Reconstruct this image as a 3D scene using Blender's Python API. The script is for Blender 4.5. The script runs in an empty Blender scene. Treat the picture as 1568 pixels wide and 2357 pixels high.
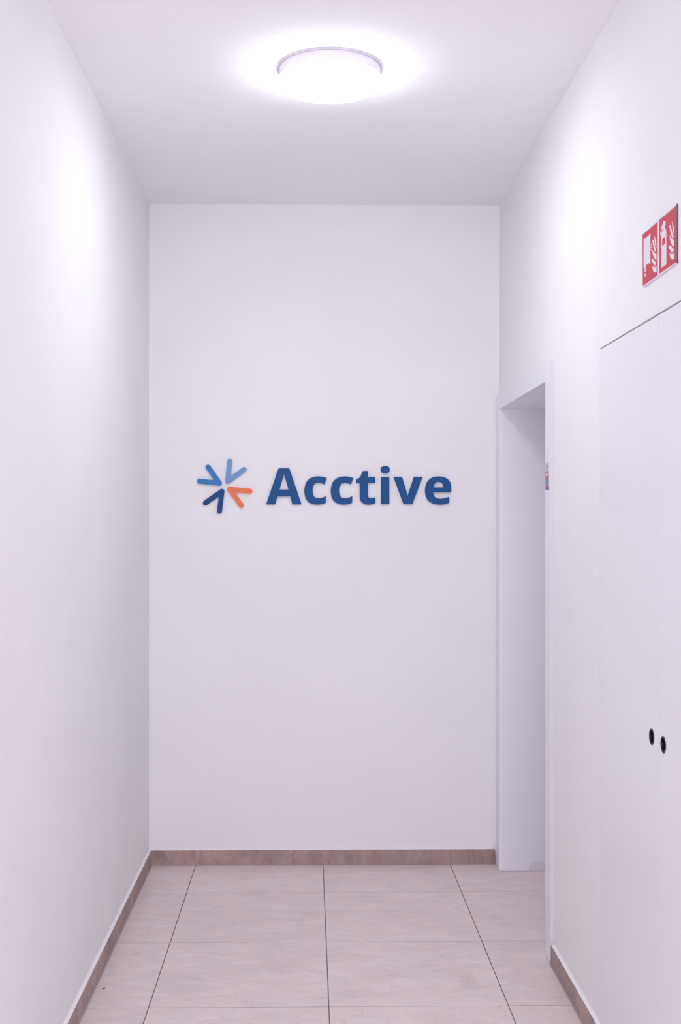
import bpy, bmesh, math, random
from mathutils import Vector
from mathutils.geometry import tessellate_polygon

random.seed(7)
S = bpy.context.scene
COL = S.collection

# ---------------------------------------------------------------- camera
cam = bpy.data.cameras.new('camera')
cam_ob = bpy.data.objects.new('camera', cam)
COL.objects.link(cam_ob)
cam_ob.location = (0.0, 0.0, 1.617)
cam_ob.rotation_euler = (math.pi / 2, 0.0, -0.0144)
cam.lens = 40.78
cam.sensor_width = 36.0
cam.sensor_fit = 'AUTO'
cam.shift_x = 0.01423
cam.shift_y = 0.01039
cam.clip_start = 0.02
S.camera = cam_ob

# ---------------------------------------------------------------- world, exposure
FILL_DAYLIGHT = 7.5
world = bpy.data.worlds.new('world')
S.world = world
world.use_nodes = True
world.node_tree.nodes['Background'].inputs[0].default_value = (0.980, 0.920, 1.070, 1)   # fill daylight, let in by an opening added behind the camera
world.node_tree.nodes['Background'].inputs[1].default_value = FILL_DAYLIGHT
S.view_settings.view_transform = 'Standard'
S.view_settings.look = 'None'
S.view_settings.gamma = 1.0
S.view_settings.use_curve_mapping = False
S.view_settings.exposure = 0.0
S.cycles.diffuse_bounces = 6
S.cycles.glossy_bounces = 2
S.cycles.max_bounces = 8
S.cycles.use_light_tree = False
RIM_SHARE = 0.82               # the moulded rim of a diffuser glows less than its face
LAMP_COLOUR = (0.930, 0.962, 1.030)
LAMP_STRENGTH = 35.0          # the diffuser of the lamp in view
LAMP_STRENGTH_FILL = 52.0  # unseen like lamp, added to brighten the lower walls and floor

portal = bpy.data.lights.new('fill_portal', 'AREA')   # only guides the sampling of the fill daylight in the added opening
portal.shape = 'RECTANGLE'
portal.size, portal.size_y = 1.40, 2.40
portal.cycles.is_portal = True
portal_ob = bpy.data.objects.new('fill_portal', portal)
portal_ob.location = (0.07, -2.63, 1.20)
portal_ob.rotation_euler = (math.radians(90), 0, 0)
COL.objects.link(portal_ob)

# ---------------------------------------------------------------- room sizes (metres)
XL, XR = -0.757, 0.896        # side walls
YB, YF = 5.49, -2.6           # end wall, wall behind the camera
ZC = 3.121                    # ceiling
BASE_H, BASE_T = 0.0715, 0.012
CASE_X = 0.882                # face of the door casing
DOOR_Y0, DOOR_Y1, DOOR_Z = 4.322, 5.373, 2.144
CAB_Y0, CAB_Y1, CAB_Z0, CAB_Z1 = 2.362, 3.562, 0.079, 2.1545
WALL_T = 0.30

# ---------------------------------------------------------------- materials
def mat(name, colour, rough=0.6, spec=0.5, emit=None, strength=0.0):
    m = bpy.data.materials.new(name)
    m.use_nodes = True
    b = m.node_tree.nodes['Principled BSDF']
    b.inputs['Base Color'].default_value = (*colour, 1)
    b.inputs['Roughness'].default_value = rough
    b.inputs['Specular IOR Level'].default_value = spec
    if emit:
        b.inputs['Emission Color'].default_value = (*emit, 1)
        b.inputs['Emission Strength'].default_value = strength
    return m

def node(m, kind, **kw):
    n = m.node_tree.nodes.new(kind)
    for k, v in kw.items():
        if k in n.inputs:
            n.inputs[k].default_value = v
        else:
            setattr(n, k, v)
    return n

def plaster(name, colour, rough=0.75, scale=260.0, bump=0.0, mottle=0.012):
    m = mat(name, colour, rough, 0.0 if rough > 0.7 else 0.25)
    L = m.node_tree.links
    b = m.node_tree.nodes['Principled BSDF']
    geo = node(m, 'ShaderNodeNewGeometry')
    big = node(m, 'ShaderNodeTexNoise', Scale=2.3, Detail=2.0)
    L.new(geo.outputs['Position'], big.inputs['Vector'])
    if bump:
        fine = node(m, 'ShaderNodeTexNoise', Scale=scale, Detail=1.0)
        L.new(geo.outputs['Position'], fine.inputs['Vector'])
        bp = node(m, 'ShaderNodeBump', Strength=bump, Distance=0.001)
        L.new(fine.outputs['Fac'], bp.inputs['Height'])
        L.new(bp.outputs['Normal'], b.inputs['Normal'])
    r = node(m, 'ShaderNodeValToRGB')
    r.color_ramp.elements[0].position = 0.3
    r.color_ramp.elements[1].position = 0.7
    r.color_ramp.elements[0].color = (*[c * (1 - mottle) for c in colour], 1)
    r.color_ramp.elements[1].color = (*[min(1, c * (1 + mottle)) for c in colour], 1)
    L.new(big.outputs['Fac'], r.inputs['Fac'])
    L.new(r.outputs['Color'], b.inputs['Base Color'])
    return m

def stone(name, light, dark, pit, rough=0.42, stretch=(1.0, 2.6, 2.6), pits=0.85, blotch=0.09, keep0=0.86, stain=None):
    """Limestone: faint veins along one direction, warm and grey blotches, sandy grain, small brownish pits, a tone of its own per tile."""
    m = mat(name, light, rough, 0.35)
    T = m.node_tree
    L = T.links
    b = T.nodes['Principled BSDF']
    geo = node(m, 'ShaderNodeNewGeometry')
    info = node(m, 'ShaderNodeObjectInfo')
    off = node(m, 'ShaderNodeVectorMath', operation='SCALE')
    off.inputs[0].default_value = (7.3, 11.9, 5.1)
    L.new(info.outputs['Random'], off.inputs['Scale'])
    add = node(m, 'ShaderNodeVectorMath', operation='ADD')
    L.new(geo.outputs['Position'], add.inputs[0])
    L.new(off.outputs['Vector'], add.inputs[1])
    P = add.outputs['Vector']

    def noise(vec, scale, detail, rough_=0.6, dist=0.0):
        n = node(m, 'ShaderNodeTexNoise', Scale=scale, Detail=detail, Roughness=rough_, Distortion=dist)
        L.new(vec, n.inputs['Vector'])
        return n.outputs['Fac']

    def remap(fac, lo, hi, a, b_):
        n = node(m, 'ShaderNodeMapRange')
        for k, v in (('From Min', lo), ('From Max', hi), ('To Min', a), ('To Max', b_)):
            n.inputs[k].default_value = v
        L.new(fac, n.inputs['Value'])
        return n.outputs['Result']

    def mult(a, c):
        n = node(m, 'ShaderNodeMath', operation='MULTIPLY')
        for i, v in enumerate((a, c)):
            if isinstance(v, float):
                n.inputs[i].default_value = v
            else:
                L.new(v, n.inputs[i])
        return n.outputs['Value']

    def blend(fac, a, c):
        n = node(m, 'ShaderNodeMix', data_type='RGBA')
        L.new(fac, n.inputs[0])
        for i, v in ((6, a), (7, c)):
            if isinstance(v, tuple):
                n.inputs[i].default_value = (*v, 1)
            else:
                L.new(v, n.inputs[i])
        return n.outputs[2]

    st = node(m, 'ShaderNodeVectorMath', operation='MULTIPLY')
    st.inputs[1].default_value = stretch
    L.new(P, st.inputs[0])
    SV = st.outputs['Vector']
    col = blend(remap(noise(SV, 6.0, 10.0, 0.72, 0.9), 0.36, 0.62, 0.0, 1.0), dark, light)
    warm = tuple(c * k for c, k in zip(light, (1.01, 0.93, 0.86)))
    col = blend(mult(remap(noise(P, 9.0, 5.0, 0.65), 0.47, 0.66, 0.0, 1.0), 0.75), col, warm)
    cool = tuple(c * k for c, k in zip(light, (0.90, 0.93, 0.98)))
    col = blend(mult(remap(noise(SV, 14.0, 4.0, 0.6), 0.52, 0.70, 0.0, 1.0), 0.6), col, cool)
    cloud = noise(P, 5.0, 3.0)
    k = mult(remap(cloud, 0.3, 0.7, 1.0 - blotch / 2, 1.0 + blotch / 2), remap(info.outputs['Random'], 0.0, 1.0, 0.97, 1.03))
    k = mult(k, remap(noise(P, 420.0, 3.0, 0.7), 0.3, 0.7, 0.955, 1.045))
    sc = node(m, 'ShaderNodeVectorMath', operation='SCALE')
    L.new(col, sc.inputs[0])
    L.new(k, sc.inputs['Scale'])
    # pits: warped cells drawn out a little, kept at random and only in patches
    st2 = node(m, 'ShaderNodeVectorMath', operation='MULTIPLY')
    st2.inputs[1].default_value = (1.0, 1.9, 1.9)
    wob = node(m, 'ShaderNodeTexNoise', Scale=70.0, Detail=3.0)
    L.new(P, wob.inputs['Vector'])
    wsc = node(m, 'ShaderNodeVectorMath', operation='SCALE')
    wsc.inputs['Scale'].default_value = 0.02
    L.new(wob.outputs['Color'], wsc.inputs[0])
    wadd = node(m, 'ShaderNodeVectorMath', operation='ADD')
    L.new(P, wadd.inputs[0])
    L.new(wsc.outputs['Vector'], wadd.inputs[1])
    L.new(wadd.outputs['Vector'], st2.inputs[0])
    total = None
    for scale, keep_, r0, r1 in ((48.0, keep0, 0.06, 0.24), (110.0, keep0 - 0.08, 0.08, 0.28)):
        vor = node(m, 'ShaderNodeTexVoronoi', Scale=scale)
        L.new(st2.outputs['Vector'], vor.inputs['Vector'])
        sep = node(m, 'ShaderNodeSeparateColor')
        L.new(vor.outputs['Color'], sep.inputs['Color'])
        keep = node(m, 'ShaderNodeMath', operation='GREATER_THAN')
        keep.inputs[1].default_value = keep_
        L.new(sep.outputs['Red'], keep.inputs[0])
        depth = remap(sep.outputs['Green'], 0.0, 1.0, 0.25, 1.0)
        v = mult(mult(remap(vor.outputs['Distance'], r0, r1, 1.0, 0.0), keep.outputs['Value']), depth)
        if total is None:
            total = v
        else:
            mx = node(m, 'ShaderNodeMath', operation='MAXIMUM')
            L.new(total, mx.inputs[0])
            L.new(v, mx.inputs[1])
            total = mx.outputs['Value']
    total = mult(total, remap(noise(P, 7.0, 2.0), 0.40, 0.60, 0.35, 1.0))
    base = sc.outputs['Vector']
    if stain:                     # one soft dirty patch on the floor, at its place in the room
        d = node(m, 'ShaderNodeVectorMath', operation='SUBTRACT')
        L.new(geo.outputs['Position'], d.inputs[0])
        d.inputs[1].default_value = (*stain[0], 0.0)
        e = node(m, 'ShaderNodeVectorMath', operation='MULTIPLY')
        L.new(d.outputs['Vector'], e.inputs[0])
        e.inputs[1].default_value = (1 / stain[1], 1 / stain[2], 0.0)
        ln = node(m, 'ShaderNodeVectorMath', operation='LENGTH')
        L.new(e.outputs['Vector'], ln.inputs[0])
        w = node(m, 'ShaderNodeMapRange', interpolation_type='SMOOTHSTEP')
        w.inputs['From Min'].default_value = 1.0
        w.inputs['From Max'].default_value = 0.0
        L.new(ln.outputs['Value'], w.inputs['Value'])
        base = blend(mult(w.outputs['Result'], 0.30), base, (0.42, 0.34, 0.32))
    L.new(blend(mult(total, pits), base, pit), b.inputs['Base Color'])
    bp = node(m, 'ShaderNodeBump', Strength=0.3, Distance=0.0006)
    bp.invert = True
    L.new(total, bp.inputs['Height'])
    L.new(bp.outputs['Normal'], b.inputs['Normal'])
    return m

M_WALL = plaster('white_wall_paint', (0.885, 0.88, 0.885))
M_CEIL = plaster('white_ceiling_paint', (0.93, 0.922, 0.925), 0.85)
M_LACQ = plaster('white_lacquer', (0.87, 0.868, 0.89), 0.38, 90.0, 0.0, 0.004)
M_DOOR = plaster('pale_grey_door_paint', (0.83, 0.83, 0.875), 0.42, 90.0, 0.0, 0.006)
M_CASE = plaster('door_casing_paint', (0.85, 0.85, 0.885), 0.42, 90.0, 0.0, 0.004)
M_TILE = stone('limestone_floor', (0.80, 0.71, 0.70), (0.70, 0.60, 0.58), (0.20, 0.115, 0.095), keep0=0.80, stain=((0.5625, 4.095), 0.048, 0.13))
M_SKIRT = stone('limestone_skirting', (0.44, 0.335, 0.31), (0.305, 0.215, 0.20), (0.13, 0.07, 0.055), 0.5, (2.2, 2.2, 1.2), 0.95, 0.3, 0.66)
M_GROUT = plaster('grey_grout', (0.20, 0.18, 0.19), 0.9, 400.0, 0.0, 0.05)
M_CAULK = mat('white_caulk', (0.88, 0.86, 0.88), 0.45)
M_SEAL = mat('grey_sealant', (0.47, 0.43, 0.45), 0.6)
M_CASE_SHADE = mat('casing_shade_grey', (0.70, 0.685, 0.72), 0.7, 0.1)  # grey that puts shade into the outer edge of the casing
M_BAND = mat('white_lamp_body', (0.90, 0.89, 0.92), 0.5)
M_FLANGE = mat('grey_lamp_flange', (0.60, 0.55, 0.61), 0.6)
M_DARK = mat('cabinet_inside', (0.16, 0.12, 0.11), 0.8)
M_BLACK = mat('black_plastic', (0.004, 0.004, 0.005), 0.4, 0.15)
M_BLACKRIM = mat('black_rim', (0.022, 0.019, 0.022), 0.35, 0.25)
M_RED = mat('signal_red', (0.58, 0.060, 0.085), 0.45, 0.2)
M_WHITE = mat('sign_white', (0.80, 0.76, 0.84), 0.4)
M_SIGNEDGE = mat('sign_plate_plastic', (0.78, 0.74, 0.82), 0.4)
M_NAVY = mat('letter_blue', (0.020, 0.093, 0.268), 0.5, 0.12)
M_CHEV = {
    'light': mat('chevron_light_blue', (0.19, 0.355, 0.60), 0.5, 0.12),
    'mid': mat('chevron_mid_blue', (0.060, 0.215, 0.490), 0.5, 0.12),
    'navy': mat('chevron_navy', (0.019, 0.080, 0.225), 0.5, 0.12),
    'orange': mat('chevron_orange', (0.86, 0.225, 0.108), 0.5, 0.12),
}
M_SPOT = mat('grey_spot', (0.735, 0.72, 0.77), 0.6)
M_CHIP = mat('dark_chip', (0.06, 0.05, 0.055), 0.8)

# ---------------------------------------------------------------- mesh helpers
def link(name, bm, material, parent=None, smooth=False):
    me = bpy.data.meshes.new(name)
    bm.normal_update()
    bm.to_mesh(me)
    bm.free()
    if material:
        me.materials.append(material)
    if smooth:
        for p in me.polygons:
            p.use_smooth = True
        me.set_sharp_from_angle(angle=math.radians(35))
    o = bpy.data.objects.new(name, me)
    COL.objects.link(o)
    if parent:
        o.parent = parent
    return o

def empty(name, loc=(0, 0, 0), parent=None):
    o = bpy.data.objects.new(name, None)
    o.empty_display_size = 0.1
    o.location = loc
    COL.objects.link(o)
    if parent:
        o.parent = parent
    return o

def thing(o, label, cat, group=None):
    o['label'] = label
    o['category'] = cat
    if group:
        o['group'] = group
    return o

def structure(o):
    o['kind'] = 'structure'
    return o

def box(bm, x0, x1, y0, y1, z0, z1, bevel=0.0):
    vs = [bm.verts.new((x, y, z)) for x in (x0, x1) for y in (y0, y1) for z in (z0, z1)]
    q = ((0, 1, 3, 2), (4, 6, 7, 5), (0, 4, 5, 1), (2, 3, 7, 6), (0, 2, 6, 4), (1, 5, 7, 3))
    fs = [bm.faces.new([vs[i] for i in f]) for f in q]
    if bevel:
        es = list({e for f in fs for e in f.edges})
        bmesh.ops.bevel(bm, geom=es, offset=bevel, segments=1, affect='EDGES')
    return vs

def boxes(name, material, parent, *bb, bevel=0.0):
    bm = bmesh.new()
    for b in bb:
        box(bm, *b, bevel=bevel)
    return link(name, bm, material, parent)

def prism(bm, loops, place, w0, w1):
    """Flat outline (first loop) with holes (other loops), extruded from w0 to w1; place(u, v, w) -> xyz."""
    flat = [[Vector((u, v, 0)) for u, v in lp] for lp in loops]
    tris = tessellate_polygon(flat)
    n = [len(lp) for lp in loops]
    pts = [p for lp in loops for p in lp]
    a = [bm.verts.new(place(u, v, w0)) for u, v in pts]
    b = [bm.verts.new(place(u, v, w1)) for u, v in pts]
    faces = []
    for t in tris:
        if len(set(t)) < 3:
            continue
        for vs in (a, b):
            try:
                faces.append(bm.faces.new([vs[i] for i in t]))
            except ValueError:
                pass
    s = 0
    for k in n:
        for i in range(k):
            j = (i + 1) % k
            faces.append(bm.faces.new((a[s + i], a[s + j], b[s + j], b[s + i])))
        s += k
    bmesh.ops.recalc_face_normals(bm, faces=faces)
    return faces

def onto_end_wall(u, v, w):      # outlines given as (x, z), w = distance out of the end wall
    return (u, YB - w, v)

def onto_right_wall(u, v, w):    # outlines given as (y, z), w = distance out of the right wall
    return (XR - w, u, v)

def lathe(bm, profile, place, seg=64):
    """profile of (radius, w); place(a, b, w) -> xyz"""
    rings = []
    for r, w in profile:
        if r < 1e-6:
            rings.append([bm.verts.new(place(0, 0, w))])
        else:
            rings.append([bm.verts.new(place(r * math.cos(2 * math.pi * i / seg), r * math.sin(2 * math.pi * i / seg), w)) for i in range(seg)])
    fs = []
    for p, q in zip(rings, rings[1:]):
        for i in range(seg):
            j = (i + 1) % seg
            vs = [p[i % len(p)], p[j % len(p)], q[j % len(q)], q[i % len(q)]]
            u = []
            for v in vs:
                if v not in u:
                    u.append(v)
            if len(u) > 2:
                fs.append(bm.faces.new(u))
    bmesh.ops.recalc_face_normals(bm, faces=fs)

def circle(y, z, r, n=40):
    return [(y + r * math.cos(2 * math.pi * i / n), z + r * math.sin(2 * math.pi * i / n)) for i in range(n)]

# ---------------------------------------------------------------- walls and ceiling
structure(boxes('ceiling', M_CEIL, None, (XL - 0.1, XR + WALL_T, YF - 0.1, YB + 0.1, ZC, ZC + 0.1)))
structure(boxes('wall_back', M_WALL, None, (XL - 0.1, XR + WALL_T, YB, YB + 0.1, 0, ZC)))
structure(boxes('wall_left', M_WALL, None, (XL - 0.1, XL, YF, YB, 0, ZC)))
structure(boxes('wall_front', M_WALL, None, (XL - 0.1, -0.63, YF - 0.1, YF, 0, ZC), (0.77, XR + WALL_T, YF - 0.1, YF, 0, ZC), (-0.63, 0.77, YF - 0.1, YF, 2.40, ZC)))   # unseen; the opening is added to let in fill daylight
OPEN0, OPEN1, OPENZ = DOOR_Y0 - 0.03, DOOR_Y1 + 0.03, DOOR_Z + 0.03
bm = bmesh.new()
X2 = XR + WALL_T
far = box(bm, XR, X2, OPEN1, YB, 0, ZC)
above = box(bm, XR, X2, OPEN0, OPEN1, OPENZ, ZC)
for v in far + above:             # the old wall leans out a little towards the far top corner
    if v.co.x < XR + 0.01 and v.co.z > ZC - 0.01 and v.co.y > OPEN0 + 0.1:
        v.co.x += 0.009
box(bm, XR, X2, CAB_Y1, OPEN0, 0, ZC)
box(bm, XR, X2, CAB_Y0, CAB_Y1, CAB_Z1, ZC)
box(bm, XR, X2, CAB_Y0, CAB_Y1, 0, CAB_Z0)
box(bm, XR, X2, YF, CAB_Y0, 0, ZC)
structure(link('wall_right', bm, M_WALL))

# ---------------------------------------------------------------- floor: bed of grout, every tile its own piece
TILE_T, BED = 0.012, -0.0006
floor = structure(boxes('floor', M_GROUT, None, (XL - 0.1, X2 + 0.2, YF - 0.1, YB + 0.1, BED - 0.1, BED)))
xs = [XL, -0.536, 0.0655, 0.667, XR, X2 + 0.06]
EDGE = 0.0055                     # strip of grey sealant between the outer tiles and the side baseboards
JX, JY = 0.0034, 0.0028           # the joints along the corridor are wider than those across it
ys = [5.478]
y = 5.074
while y > YF:
    ys.append(y)
    y -= 0.600
ys.append(YF)
meshes = {}
def tile(x0, x1, y0, y1):
    w, d = round(x1 - x0, 4), round(y1 - y0, 4)
    if (w, d) not in meshes:
        bm = bmesh.new()
        box(bm, -w / 2, w / 2, -d / 2, d / 2, -TILE_T, 0.0, bevel=0.0005)
        t = link('tile', bm, M_TILE, floor)
        meshes[(w, d)] = t.data
    else:
        t = bpy.data.objects.new('tile', meshes[(w, d)])
        COL.objects.link(t)
        t.parent = floor
    t.location = ((x0 + x1) / 2, (y0 + y1) / 2, 0.0)
def tile_shape(pts):              # a cut tile: outline in (x, y)
    bm = bmesh.new()
    prism(bm, [pts], lambda u, v, w: (u, v, w), -TILE_T, 0.0)
    link('tile', bm, M_TILE, floor)
for j in range(len(ys) - 1):
    y1, y0 = ys[j] - (JY / 2 if j else 0), ys[j + 1] + JY / 2
    for i in range(4):
        x0 = xs[i] + (JX / 2 if i else BASE_T + EDGE)
        x1 = xs[i + 1] - (JX / 2 if i < 3 else BASE_T + EDGE)
        xd, da, db = X2 + 0.05, DOOR_Y0 - 0.002, DOOR_Y1 - 0.0005
        if i == 3 and y1 > db:                    # cut round the far jamb
            tile_shape([(x0, y0), (xd, y0), (xd, db), (CASE_X, db), (CASE_X, y1), (x0, y1)])
        elif i == 3 and y1 > da and y0 < da:      # cut round the near jamb
            tile_shape([(x0, y0), (x1, y0), (x1, da - 0.087), (CASE_X, da - 0.087), (CASE_X, da), (xd, da), (xd, y1), (x0, y1)])
        elif i == 3 and y0 > da:
            tile(x0, xd, y0, y1)
        else:
            tile(x0, x1, y0, y1)
bm = bmesh.new()
prism(bm, [[(-0.7205, 4.029), (-0.7165, 4.027), (-0.712, 4.034), (-0.7085, 4.041), (-0.713, 4.0425), (-0.7175, 4.036)]], lambda u, v, w: (u, v, w), 0.0, 0.0008)
link('chip', bm, M_CHIP, floor)['label'] = 'small dark chip in the tile beside the left baseboard'

# ---------------------------------------------------------------- baseboards, piece by piece, with a caulk bead on top
def rounded(u0, u1, z1, r, left, right, n=5):
    p = [(u0, 0.0), (u1, 0.0)]
    if right:
        p += [(u1 - r + r * math.cos(a), z1 - r + r * math.sin(a)) for a in [math.pi / 2 * i / n for i in range(n + 1)]]
    else:
        p.append((u1, z1))
    if left:
        p += [(u0 + r - r * math.sin(a), z1 - r + r * math.cos(a)) for a in [math.pi / 2 * i / n for i in range(n + 1)]]
    else:
        p.append((u0, z1))
    return p

def skirting(name, cuts, place, round_first=False, round_last=False, seal=False, gap=0.0005):
    root = structure(empty(name))
    for i in range(len(cuts) - 1):
        a = cuts[i] + (gap / 2 if i else 0)
        b = cuts[i + 1] - (gap / 2 if i < len(cuts) - 2 else 0)
        bm = bmesh.new()
        prism(bm, [rounded(a, b, BASE_H, 0.012, round_first and i == 0, round_last and i == len(cuts) - 2)], place, 0.0, BASE_T)
        link('baseboard_tile', bm, M_SKIRT, root)
    bm = bmesh.new()
    a, b = cuts[0], cuts[-1]
    prof = [(0.0, BASE_H + 0.0055), (0.0, BASE_H), (BASE_T - 0.001, BASE_H), (0.004, BASE_H + 0.004)]
    r0, r1 = [], []
    a += 0.006 if round_first else 0
    b -= 0.010 if round_last else 0
    for w, z in prof:
        r0.append(bm.verts.new(place(a, z, w)))
        r1.append(bm.verts.new(place(b, z, w)))
    fs = [bm.faces.new(r0), bm.faces.new(r1[::-1])]
    for i in range(4):
        j = (i + 1) % 4
        fs.append(bm.faces.new((r0[i], r1[i], r1[j], r0[j])))
    bmesh.ops.recalc_face_normals(bm, faces=fs)
    link('caulk_bead', bm, M_CAULK, root)
    if seal:
        bm = bmesh.new()
        prism(bm, [[(cuts[0], -0.0006), (cuts[-1], -0.0006), (cuts[-1], -0.0002), (cuts[0], -0.0002)]], place, BASE_T - 0.002, BASE_T + 0.0060)
        link('joint_seal', bm, M_SEAL, root)
    return root

skirting('baseboard_back', [XL, -0.536, 0.0655, 0.667, CASE_X - 0.001], onto_end_wall, round_last=True)
cut = [YF] + [c for c in reversed(ys[1:-1])] + [YB - BASE_T]
skirting('baseboard_left', cut, lambda u, v, w: (XL + w, u, v), seal=True)
cut = [YF] + [3.938 - 0.6 * i for i in range(10, -1, -1)] + [4.2365]
skirting('baseboard_right', cut, onto_right_wall, round_last=True, seal=True)

# ---------------------------------------------------------------- doorway in the right wall
door = structure(empty('door_1', (XR, (DOOR_Y0 + DOOR_Y1) / 2, 0)))
inv = door.matrix_basis.inverted()
def door_part(name, bm, m):
    o = link(name, bm, m)
    o.location = -Vector(door.location)
    o.parent = door
    return o
y0, y1, z1, f0, fh = DOOR_Y0, DOOR_Y1, DOOR_Z, 0.085, 0.067
bm = bmesh.new()
outer = [(y0 - f0, 0.002), (y0, 0.002), (y0, z1), (y1, z1), (y1, 0.002), (y1 + f0, 0.002), (y1 + f0, z1 + fh), (y0 - f0, z1 + fh)]
prism(bm, [outer], lambda u, v, w: (XR - w, u, v), -0.006, XR - CASE_X)
door_part('door_casing', bm, M_CASE)
bm = bmesh.new()                  # greyer strip over the casing's outer edge, shade painted as colour
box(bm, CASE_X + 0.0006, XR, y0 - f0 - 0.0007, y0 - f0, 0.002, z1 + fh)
door_part('casing_shade', bm, M_CASE_SHADE)
bm = bmesh.new()
s = 0.0022                        # the lining stands a little proud into the opening behind the casing
inner = [(y0 - 0.028, 0.002), (y0 + s, 0.002), (y0 + s, z1 - s), (y1 - s, z1 - s), (y1 - s, 0.002), (y1 + 0.028, 0.002), (y1 + 0.028, z1 + 0.028), (y0 - 0.028, z1 + 0.028)]
prism(bm, [inner], lambda u, v, w: (XR + w, u, v), 0.0061, WALL_T + 0.06)
door_part('door_lining', bm, M_DOOR)
bm = bmesh.new()
box(bm, X2 + 0.01, X2 + 0.05, y0 + 0.005, y1 - 0.005, 0.006, z1 - 0.005, bevel=0.001)
door_part('door_leaf', bm, M_DOOR)
bm = bmesh.new()
prism(bm, [[(1.020, 0.004), (1.098, 0.004), (1.098, 0.041), (1.062, 0.043), (1.034, 0.038), (1.024, 0.024)]], lambda u, v, w: (u, y1 - s - w, v), 0.0, 0.0004)  # flat grey shape at the foot of the far lining
sm = door_part('spot', bm, M_SPOT)
sm['label'] = 'grey scuff low on the door lining'

# ---------------------------------------------------------------- built-in cabinet with two flush leaves
cab = thing(empty('wall_cabinet', (XR + 0.15, (CAB_Y0 + CAB_Y1) / 2, CAB_Z0)),
            'tall white flush cabinet built into the right wall under the red fire sign', 'cabinet')
def cab_part(name, bm, m, parent=cab, smooth=False):
    o = link(name, bm, m, None, smooth)
    if parent is cab:
        o.location = -Vector(cab.location)
    o.parent = parent
    return o
bm = bmesh.new()
a0, a1, c0, c1 = CAB_Y0 + 0.0005, CAB_Y1 - 0.0005, CAB_Z0 + 0.0005, CAB_Z1 - 0.0005
bx0, bx1, t = XR + 0.0245, X2 - 0.005, 0.018
box(bm, bx0, bx1, a0, a0 + t, c0, c1)
box(bm, bx0, bx1, a1 - t, a1, c0, c1)
box(bm, bx0, bx1, a0 + t, a1 - t, c0, c0 + t)
box(bm, bx0, bx1, a0 + t, a1 - t, c1 - t, c1)
box(bm, bx1 - 0.006, bx1, a0 + t, a1 - t, c0 + t, c1 - t)
box(bm, bx0, bx1 - 0.006, (a0 + a1) / 2 - t, (a0 + a1) / 2 + t, c0 + t, c1 - t)
cab_part('cabinet_body', bm, M_DARK)
mid = 2.9624
lz0, lz1 = CAB_Z0 + 0.004, CAB_Z1 - 0.0055
for ya, yb, py, pz in ((mid + 0.0008, CAB_Y1 - 0.0012, 3.0208, 1.0569), (CAB_Y0 + 0.0012, mid - 0.0008, 2.9213, 1.0555)):
    bm = bmesh.new()
    prism(bm, [[(ya, lz0), (yb, lz0), (yb, lz1), (ya, lz1)], circle(py, pz, 0.0195)], onto_right_wall, -0.022, 0.0)
    leaf = cab_part('door', bm, M_LACQ)
    bm = bmesh.new()
    prof = [(0.0, -0.0150), (0.0125, -0.0150), (0.0150, -0.0135), (0.0165, -0.0020), (0.0172, 0.0010), (0.0200, 0.0016), (0.0216, 0.0010), (0.0218, 0.0001), (0.0194, 0.0001), (0.0192, -0.0170), (0.0, -0.0170)]
    lathe(bm, prof, lambda a, b, w: (XR - w, py + a, pz + b), 48)
    pull = cab_part('finger_pull', bm, M_BLACKRIM, leaf, True)
    pull['label'] = 'round black recessed finger pull'
    bm = bmesh.new()
    lathe(bm, [(0.0, -0.0147), (0.0122, -0.0147), (0.0146, -0.0132), (0.0160, -0.0022), (0.0163, -0.0022), (0.0149, -0.0134), (0.0124, -0.0149), (0.0, -0.0149)], lambda a, b, w: (XR - w, py + a, pz + b), 48)
    # the dark cup belongs to the pull and is joined to it below as a second material
    me = bpy.data.meshes.new('cup')
    bm.to_mesh(me)
    bm.free()
    b2 = bmesh.new()
    b2.from_mesh(pull.data)
    nf = len(b2.faces)
    b2.from_mesh(me)
    b2.faces.ensure_lookup_table()
    for f in b2.faces[nf:]:
        f.material_index = 1
    b2.to_mesh(pull.data)
    b2.free()
    bpy.data.meshes.remove(me)
    pull.data.materials.append(M_BLACK)

# ---------------------------------------------------------------- round ceiling lamps
def ceiling_lamp(x, y, label, strength):
    root = thing(empty('ceiling_lamp', (x, y, ZC)), label, 'lamp')
    place = lambda a, b, w: (a, b, -w)
    bm = bmesh.new()
    lathe(bm, [(0.0, 0.0), (0.1775, 0.0), (0.1775, 0.0035), (0.1765, 0.0045), (0.160, 0.0045), (0.0, 0.0045)], place, 96)
    link('flange', bm, M_FLANGE, root, True)
    bm = bmesh.new()
    lathe(bm, [(0.150, 0.0046), (0.1680, 0.0046), (0.1680, 0.0335), (0.1670, 0.0340), (0.150, 0.0340)], place, 96)
    link('lamp_body', bm, M_BAND, root, True)
    m = mat('lit_diffuser', (0.9, 0.9, 0.9), 0.4, 0.5, LAMP_COLOUR, strength)
    bm = bmesh.new()
    lathe(bm, [(0.0, 0.0608), (0.1562, 0.0608), (0.145, 0.0620), (0.0, 0.0624)], place, 48)
    d = link('diffuser', bm, m, root, True)
    m = mat('lit_diffuser_rim', (0.9, 0.9, 0.9), 0.4, 0.5, LAMP_COLOUR, strength * RIM_SHARE)
    bm = bmesh.new()
    lathe(bm, [(0.150, 0.0342), (0.1672, 0.0342), (0.1675, 0.0480), (0.1650, 0.0565), (0.1565, 0.0606), (0.150, 0.0606)], place, 48)
    link('diffuser_rim', bm, m, d, True)
    return root
ceiling_lamp(0.068, 3.842, 'lit round white drum ceiling lamp in front of the end wall', LAMP_STRENGTH)
ceiling_lamp(0.068, 0.242, 'added fill light, lit round white drum ceiling lamp out of view', LAMP_STRENGTH_FILL)  # fill lamp added out of view, above the camera

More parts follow.
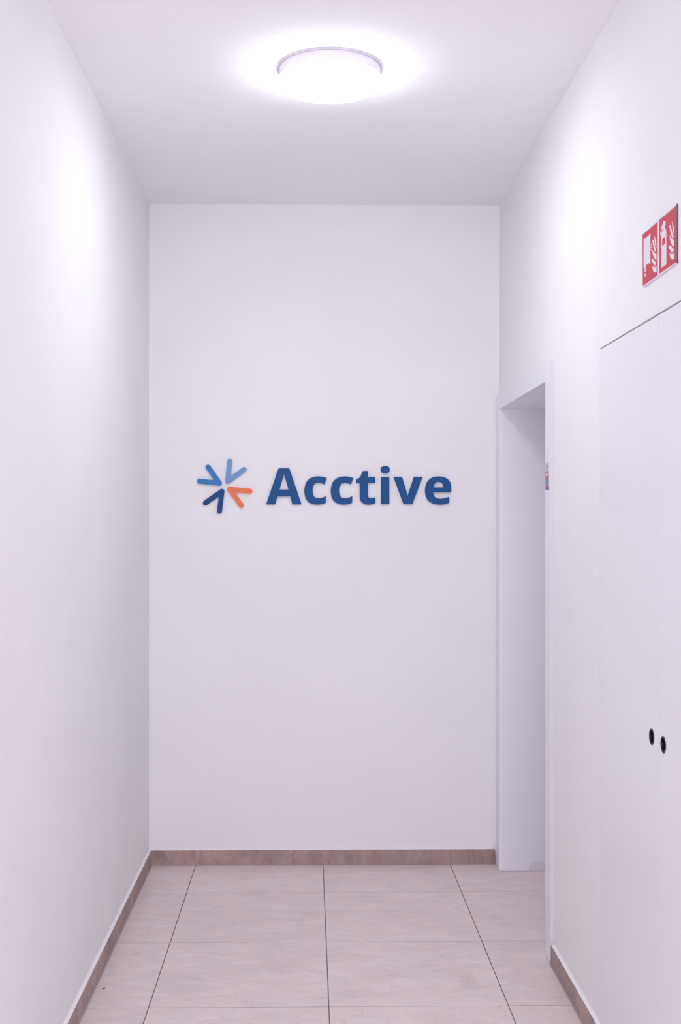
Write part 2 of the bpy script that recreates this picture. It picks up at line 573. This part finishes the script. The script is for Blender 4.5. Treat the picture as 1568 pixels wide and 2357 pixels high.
# ---------------------------------------------------------------- company lettering on the end wall: outlines in metres (x, z)
LETTERS = [
  ('A', [[[(-0.2036, 1.7042), (-0.145, 1.8734), (-0.0941, 1.8734), (-0.0367, 1.7042), (-0.0802, 1.7042), (-0.0889, 1.7413), (-0.1501, 1.7413), (-0.1605, 1.7042)], [(-0.1191, 1.8475), (-0.0975, 1.7733), (-0.1407, 1.7732)]]]),
  ('c', [[[(0.0825, 1.8273), (0.0717, 1.7984), (0.0678, 1.8001), (0.064, 1.8016), (0.0604, 1.8029), (0.0569, 1.804), (0.0535, 1.8049), (0.0501, 1.8056), (0.0469, 1.806), (0.0436, 1.8061), (0.0371, 1.8055), (0.0314, 1.8036), (0.0266, 1.8005), (0.0226, 1.7963), (0.0196, 1.791), (0.0173, 1.7846), (0.016, 1.7773), (0.0156, 1.769), (0.016, 1.7605), (0.0173, 1.753), (0.0196, 1.7466), (0.0226, 1.7414), (0.0266, 1.7372), (0.0314, 1.7343), (0.0371, 1.7325), (0.0436, 1.7319), (0.0484, 1.7321), (0.053, 1.7327), (0.0574, 1.7337), (0.0617, 1.7351), (0.0659, 1.7367), (0.0701, 1.7386), (0.0741, 1.7408), (0.0782, 1.7431), (0.0782, 1.7111), (0.0737, 1.709), (0.069, 1.7072), (0.0641, 1.7058), (0.059, 1.7046), (0.0537, 1.7036), (0.0483, 1.703), (0.0428, 1.7026), (0.0372, 1.7025), (0.0234, 1.7035), (0.0113, 1.7067), (0.001, 1.7119), (-0.0076, 1.7191), (-0.0144, 1.7284), (-0.0193, 1.7396), (-0.0223, 1.7529), (-0.0233, 1.7681), (-0.0221, 1.7834), (-0.0187, 1.7968), (-0.0133, 1.8084), (-0.0058, 1.818), (0.0035, 1.8255), (0.0146, 1.831), (0.0273, 1.8344), (0.0415, 1.8355), (0.0471, 1.8354), (0.0526, 1.8349), (0.058, 1.8343), (0.0633, 1.8333), (0.0684, 1.8322), (0.0733, 1.8308), (0.078, 1.8292)]]]),
  ('c', [[[(0.2076, 1.8274), (0.1968, 1.7984), (0.1928, 1.8001), (0.189, 1.8017), (0.1854, 1.803), (0.1819, 1.8041), (0.1785, 1.805), (0.1752, 1.8057), (0.1719, 1.8061), (0.1687, 1.8062), (0.1621, 1.8056), (0.1564, 1.8037), (0.1516, 1.8006), (0.1477, 1.7964), (0.1446, 1.791), (0.1424, 1.7847), (0.141, 1.7773), (0.1406, 1.769), (0.141, 1.7605), (0.1424, 1.753), (0.1446, 1.7467), (0.1477, 1.7414), (0.1516, 1.7373), (0.1564, 1.7343), (0.1621, 1.7325), (0.1687, 1.7319), (0.1734, 1.7321), (0.178, 1.7327), (0.1825, 1.7338), (0.1868, 1.7351), (0.191, 1.7367), (0.1951, 1.7387), (0.1992, 1.7408), (0.2032, 1.7431), (0.2032, 1.7112), (0.1987, 1.7091), (0.194, 1.7073), (0.1891, 1.7058), (0.184, 1.7046), (0.1787, 1.7037), (0.1733, 1.703), (0.1678, 1.7027), (0.1622, 1.7025), (0.1484, 1.7036), (0.1363, 1.7067), (0.126, 1.7119), (0.1174, 1.7191), (0.1106, 1.7284), (0.1057, 1.7397), (0.1027, 1.7529), (0.1017, 1.7682), (0.1029, 1.7835), (0.1062, 1.7969), (0.1117, 1.8085), (0.1192, 1.818), (0.1285, 1.8256), (0.1396, 1.8311), (0.1523, 1.8344), (0.1665, 1.8356), (0.1721, 1.8354), (0.1777, 1.835), (0.1831, 1.8343), (0.1883, 1.8334), (0.1934, 1.8322), (0.1983, 1.8308), (0.2031, 1.8292)]]]),
  ('t', [[[(0.2529, 1.8607), (0.2772, 1.8607), (0.2772, 1.833), (0.3122, 1.8331), (0.3122, 1.8058), (0.2772, 1.8058), (0.2772, 1.7475), (0.2774, 1.7438), (0.2783, 1.7407), (0.2796, 1.738), (0.2815, 1.7358), (0.2838, 1.7341), (0.2866, 1.7329), (0.2899, 1.7322), (0.2936, 1.7319), (0.2959, 1.732), (0.2981, 1.7323), (0.3004, 1.7326), (0.3028, 1.7331), (0.3051, 1.7338), (0.3076, 1.7345), (0.3101, 1.7353), (0.3126, 1.7363), (0.3126, 1.7103), (0.3093, 1.7086), (0.3059, 1.7071), (0.3023, 1.7058), (0.2985, 1.7047), (0.2946, 1.7038), (0.2904, 1.7031), (0.2861, 1.7027), (0.2815, 1.7026), (0.2714, 1.7032), (0.2628, 1.7052), (0.2554, 1.7085), (0.2494, 1.7131), (0.2447, 1.7191), (0.2414, 1.7264), (0.2393, 1.7352), (0.2387, 1.7453), (0.2387, 1.8058), (0.2218, 1.8058), (0.2218, 1.82), (0.2413, 1.8326)]]]),
  ('i', [[[(0.3394, 1.8331), (0.3788, 1.8331), (0.3788, 1.7052), (0.3394, 1.7052)]], [[(0.3597, 1.8849), (0.3653, 1.8847), (0.3698, 1.8838), (0.3735, 1.8824), (0.3763, 1.8805), (0.3785, 1.8781), (0.3799, 1.8751), (0.3807, 1.8716), (0.3809, 1.8677), (0.3807, 1.8637), (0.3799, 1.8602), (0.3785, 1.8571), (0.3763, 1.8546), (0.3735, 1.8526), (0.3698, 1.8511), (0.3653, 1.8502), (0.3597, 1.8499), (0.3542, 1.8502), (0.3497, 1.8511), (0.346, 1.8526), (0.3431, 1.8546), (0.341, 1.8571), (0.3396, 1.8601), (0.3388, 1.8637), (0.3386, 1.8676), (0.3388, 1.8716), (0.3396, 1.8751), (0.341, 1.8781), (0.3431, 1.8805), (0.346, 1.8824), (0.3497, 1.8838), (0.3542, 1.8847)]]]),
  ('v', [[[(0.3987, 1.8331), (0.4389, 1.8331), (0.4623, 1.7562), (0.4629, 1.7536), (0.4635, 1.7512), (0.464, 1.7487), (0.4645, 1.7463), (0.4649, 1.7439), (0.4653, 1.7415), (0.4655, 1.7392), (0.4657, 1.7367), (0.4659, 1.7392), (0.4662, 1.7415), (0.4666, 1.7439), (0.467, 1.7463), (0.4676, 1.7487), (0.4682, 1.7512), (0.4689, 1.7536), (0.4696, 1.7562), (0.4952, 1.8332), (0.5363, 1.8332), (0.4874, 1.7052), (0.4458, 1.7052)]]]),
  ('e', [[[(0.6714, 1.7866), (0.6714, 1.7606), (0.5861, 1.7606), (0.5869, 1.7538), (0.5886, 1.7478), (0.5913, 1.7426), (0.5949, 1.7383), (0.5993, 1.7349), (0.6045, 1.7324), (0.6105, 1.7308), (0.6173, 1.7303), (0.6233, 1.7305), (0.6291, 1.7309), (0.6346, 1.7316), (0.6401, 1.7326), (0.6454, 1.734), (0.6508, 1.7356), (0.6563, 1.7376), (0.6619, 1.7398), (0.6619, 1.7113), (0.657, 1.7091), (0.6521, 1.7072), (0.647, 1.7057), (0.6419, 1.7045), (0.6365, 1.7037), (0.6308, 1.7031), (0.6249, 1.7027), (0.6186, 1.7026), (0.6025, 1.7037), (0.5884, 1.7068), (0.5763, 1.712), (0.5662, 1.7192), (0.5583, 1.7283), (0.5526, 1.7395), (0.5492, 1.7525), (0.548, 1.7675), (0.549, 1.7828), (0.5521, 1.7964), (0.5573, 1.8081), (0.5643, 1.8179), (0.5733, 1.8256), (0.5842, 1.8312), (0.5968, 1.8347), (0.6112, 1.8358), (0.6246, 1.835), (0.6365, 1.8325), (0.6468, 1.8285), (0.6554, 1.8229), (0.6623, 1.8158), (0.6673, 1.8074), (0.6704, 1.7976)], [(0.587, 1.7835), (0.588, 1.7897), (0.5897, 1.7952), (0.592, 1.7998), (0.595, 1.8035), (0.5985, 1.8065), (0.6025, 1.8086), (0.6071, 1.8099), (0.6121, 1.8103), (0.6173, 1.8099), (0.6219, 1.8085), (0.6258, 1.8063), (0.6291, 1.8032), (0.6317, 1.7994), (0.6335, 1.7948), (0.6346, 1.7895), (0.635, 1.7835)]]]),
]
CHEVRONS = [
  ('light', [(-0.3636, 1.9057), (-0.364, 1.9102), (-0.3662, 1.9142), (-0.3697, 1.9171), (-0.374, 1.9184), (-0.3785, 1.918), (-0.3825, 1.9159), (-0.3854, 1.9124), (-0.3868, 1.908), (-0.3962, 1.814), (-0.3961, 1.8107), (-0.395, 1.8075), (-0.3931, 1.8048), (-0.3905, 1.8027), (-0.3874, 1.8015), (-0.3841, 1.8012), (-0.3808, 1.8018), (-0.3779, 1.8034), (-0.3008, 1.8586), (-0.2977, 1.8619), (-0.296, 1.8662), (-0.2962, 1.8707), (-0.2981, 1.8749), (-0.3014, 1.878), (-0.3056, 1.8796), (-0.3102, 1.8794), (-0.3143, 1.8776), (-0.3705, 1.8373)]),
  ('mid', [(-0.4872, 1.8729), (-0.489, 1.8771), (-0.4892, 1.8816), (-0.4875, 1.8858), (-0.4844, 1.8891), (-0.4802, 1.891), (-0.4757, 1.8911), (-0.4715, 1.8894), (-0.4682, 1.8863), (-0.4143, 1.8096), (-0.4128, 1.8066), (-0.4122, 1.8034), (-0.4126, 1.8001), (-0.4138, 1.797), (-0.4159, 1.7944), (-0.4186, 1.7925), (-0.4218, 1.7914), (-0.4251, 1.7913), (-0.5185, 1.8012), (-0.5229, 1.8025), (-0.5264, 1.8054), (-0.5285, 1.8095), (-0.5289, 1.814), (-0.5275, 1.8183), (-0.5246, 1.8218), (-0.5206, 1.8239), (-0.5161, 1.8243), (-0.4481, 1.8172)]),
  ('navy', [(-0.4835, 1.7006), (-0.4877, 1.6988), (-0.4922, 1.6987), (-0.4964, 1.7003), (-0.4997, 1.7035), (-0.5015, 1.7076), (-0.5016, 1.7122), (-0.5, 1.7164), (-0.4969, 1.7197), (-0.4189, 1.7745), (-0.4159, 1.776), (-0.4127, 1.7766), (-0.4093, 1.7762), (-0.4063, 1.7749), (-0.4037, 1.7728), (-0.4018, 1.7701), (-0.4008, 1.7669), (-0.4007, 1.7636), (-0.4119, 1.67), (-0.4133, 1.6656), (-0.4162, 1.6622), (-0.4203, 1.6601), (-0.4248, 1.6598), (-0.4291, 1.6612), (-0.4326, 1.6641), (-0.4346, 1.6682), (-0.435, 1.6727), (-0.4269, 1.7404)]),
  ('orange', [(-0.2815, 1.7538), (-0.277, 1.7543), (-0.273, 1.7564), (-0.2701, 1.76), (-0.2688, 1.7643), (-0.2692, 1.7688), (-0.2714, 1.7728), (-0.2749, 1.7757), (-0.2793, 1.777), (-0.3741, 1.786), (-0.3774, 1.7859), (-0.3805, 1.7848), (-0.3832, 1.7829), (-0.3853, 1.7802), (-0.3865, 1.7772), (-0.3868, 1.7738), (-0.3862, 1.7706), (-0.3846, 1.7676), (-0.3299, 1.6913), (-0.3266, 1.6882), (-0.3223, 1.6866), (-0.3178, 1.6868), (-0.3137, 1.6886), (-0.3106, 1.692), (-0.309, 1.6962), (-0.3091, 1.7008), (-0.311, 1.7049), (-0.3508, 1.7604)]),
]
SIGN = {
  'plate': [(3.0927, 2.3902), (2.8041, 2.3914), (2.8041, 2.2475), (3.0892, 2.2451)],
  'redl': [(3.0901, 2.3867), (2.9552, 2.3866), (2.9552, 2.2502), (3.0874, 2.2492)],
  'redr': [(2.9418, 2.3874), (2.8055, 2.387), (2.8055, 2.2499), (2.9418, 2.2506)],
  'reel': [(3.0794, 2.376), (3.0772, 2.3748), (3.0653, 2.3704), (3.028, 2.3709), (3.025, 2.3752), (3.0177, 2.3721), (3.0177, 2.2926), (3.025, 2.294), (3.0305, 2.298), (3.0596, 2.2981), (3.0596, 2.2803), (3.0683, 2.2822), (3.0714, 2.2931), (3.0794, 2.2968)],
  'noz': [(3.0705, 2.2789), (3.0596, 2.2772), (3.0618, 2.2687), (3.0683, 2.2701)],
  'v1': [(3.0186, 2.336), (3.0016, 2.3363), (3.0016, 2.3332), (3.0186, 2.3329)],
  'v2': [(3.0143, 2.3444), (3.0008, 2.3421), (3.0025, 2.339), (3.0122, 2.3407)],
  'v3': [(3.0143, 2.33), (3.0008, 2.328), (3.0101, 2.3252)],
  'lf1': [(2.9807, 2.3573), (2.9662, 2.3353), (2.965, 2.3214), (2.9766, 2.3328), (2.9828, 2.3492)],
  'lf2': [(3.0016, 2.3519), (2.9911, 2.3487), (2.9786, 2.3296), (2.9662, 2.3144), (2.9766, 2.3143), (2.989, 2.3271)],
  'lf3': [(3.0008, 2.3256), (2.9849, 2.315), (2.965, 2.3064), (2.965, 2.2907), (2.9807, 2.2979), (2.9953, 2.3112)],
  'lf4': [(3.0101, 2.3009), (2.9966, 2.3022), (2.9662, 2.2836), (2.9807, 2.2791)],
  'lf5': [(3.0008, 2.2826), (2.9828, 2.2761), (2.9642, 2.2755), (2.9642, 2.2604), (2.9766, 2.2616), (2.9932, 2.2685)],
  'ext': [(2.9038, 2.3763), (2.896, 2.3736), (2.887, 2.3689), (2.8881, 2.362), (2.8952, 2.359), (2.885, 2.3492), (2.8823, 2.3426), (2.8823, 2.2612), (2.9217, 2.2617), (2.9245, 2.3422), (2.9297, 2.3447), (2.9317, 2.3513), (2.9197, 2.3653)],
  'strap': [(2.9157, 2.3328), (2.8901, 2.3319), (2.8901, 2.3151), (2.9165, 2.316)],
  'slit': [(2.9165, 2.3608), (2.9117, 2.3572), (2.9157, 2.3521), (2.9245, 2.3483)],
  'rf1': [(2.8383, 2.3575), (2.8203, 2.3364), (2.8203, 2.3218), (2.8308, 2.332)],
  'rf2': [(2.858, 2.3537), (2.8477, 2.3499), (2.8364, 2.3311), (2.8214, 2.3144), (2.8327, 2.3151), (2.8477, 2.3292)],
  'rf3': [(2.8554, 2.3281), (2.8421, 2.3171), (2.8203, 2.3071), (2.8203, 2.2913), (2.8364, 2.2981), (2.8515, 2.3124)],
  'rf4': [(2.8661, 2.301), (2.8508, 2.3025), (2.8207, 2.2838), (2.8375, 2.2801)],
  'rf5': [(2.8554, 2.2837), (2.8383, 2.2764), (2.8203, 2.2761), (2.8203, 2.2615), (2.8345, 2.2626), (2.8515, 2.2715)],
}

LET0, LET1 = 0.0002, 0.012
sign = thing(empty('wall_lettering', (0.0, YB, 1.76)), 'dark blue raised company name with four-colour starburst emblem on the end wall', 'sign')
def sign_part(name, bm, m):
    o = link(name, bm, m)
    o.location = -Vector(sign.location)
    o.parent = sign
    return o
for ch, islands in LETTERS:
    bm = bmesh.new()
    for loops in islands:
        prism(bm, loops, onto_end_wall, LET0, LET1)
    sign_part('letter', bm, M_NAVY)['label'] = 'dark blue letter ' + ch
NAMES = {'light': 'pale blue chevron', 'mid': 'medium blue chevron', 'navy': 'navy chevron', 'orange': 'orange chevron'}
for key, pts in CHEVRONS:
    bm = bmesh.new()
    prism(bm, [pts], onto_end_wall, LET0, LET1)
    sign_part('chevron', bm, M_CHEV[key])['label'] = NAMES[key]

# ---------------------------------------------------------------- fire sign on the right wall: outlines in metres (y, z)
fire = thing(empty('fire_sign', (XR, 2.948, 2.318)), 'red and white fire hose and extinguisher sign above the flush cabinet', 'sign')
def fire_part(name, keys, m, w0, w1, parent=fire):
    bm = bmesh.new()
    for k in keys:
        prism(bm, [SIGN[k]], onto_right_wall, w0, w1)
    o = link(name, bm, m)
    if parent is fire:
        o.location = -Vector(fire.location)
    o.parent = parent
    return o
fire_part('sign_plate', ['plate'], M_SIGNEDGE, 0.0003, 0.0042)
bm = bmesh.new()
box(bm, XR - 0.0043, XR - 0.0003, 2.8031, 2.8040, 2.2470, 2.3918)
cap = link('edge_strip', bm, mat('dark_plate_edge', (0.11, 0.085, 0.10), 0.5))
cap.location = -Vector(fire.location)
cap.parent = fire
cap['label'] = 'dark grey edge of the plate'
pl = fire_part('red_panel', ['redl'], M_RED, 0.0042, 0.0045)
pl['label'] = 'red panel with hose reel and flames'
fire_part('hose_reel', ['reel', 'noz', 'v1', 'v2', 'v3'], M_WHITE, 0.0045, 0.0048, pl)
fire_part('flames', ['lf1', 'lf2', 'lf3', 'lf4', 'lf5'], M_WHITE, 0.0045, 0.0048, pl)
pr = fire_part('red_panel', ['redr'], M_RED, 0.0042, 0.0045)
pr['label'] = 'red panel with extinguisher and flames'
fire_part('extinguisher', ['ext'], M_WHITE, 0.0045, 0.0048, pr)
fire_part('extinguisher_label', ['strap', 'slit'], M_RED, 0.0048, 0.0050, pr)
fire_part('flames', ['rf1', 'rf2', 'rf3', 'rf4', 'rf5'], M_WHITE, 0.0045, 0.0048, pr)

# ---------------------------------------------------------------- small sticker on the door casing
sticker = thing(empty('door_sticker', (CASE_X, 4.286, 1.79)), 'small red, white and blue sticker on the white door casing', 'sticker')
def st(name, colour, rects, w0, w1):
    bm = bmesh.new()
    for ya, yb, za, zb in rects:
        box(bm, CASE_X - w1, CASE_X - w0, ya, yb, za, zb)
    o = link(name, bm, mat('sticker_' + name, colour, 0.4))
    o.location = -Vector(sticker.location)
    o.parent = sticker
    return o
A, B = 4.2515, 4.3195
st('sticker_backing', (0.66, 0.64, 0.70), [(A, B, 1.7376, 1.8395)], 0.0001, 0.0004)
st('grey_figure', (0.27, 0.25, 0.29), [(4.277, 4.292, 1.818, 1.832)], 0.0004, 0.0006)
st('pink_bar', (0.70, 0.32, 0.40), [(4.262, 4.304, 1.8105, 1.815)], 0.0004, 0.0006)
st('red_field', (0.56, 0.10, 0.15), [(A + .002, B - .002, 1.7815, 1.8068)], 0.0004, 0.0006)
st('white_field', (0.72, 0.58, 0.66), [(4.260, 4.312, 1.790, 1.801)], 0.0006, 0.0008)
st('blue_field', (0.13, 0.15, 0.32), [(A + .004, B - .008, 1.7590, 1.7810)], 0.0004, 0.0006)
st('pale_blue_field', (0.24, 0.27, 0.48), [(4.270, 4.292, 1.761, 1.778)], 0.0006, 0.0008)
st('red_stripe', (0.60, 0.05, 0.12), [(A + .002, B - .006, 1.7518, 1.7578)], 0.0004, 0.0006)
st('slate_block', (0.09, 0.14, 0.22), [(A + .001, B - .006, 1.7385, 1.7508)], 0.0004, 0.0006)
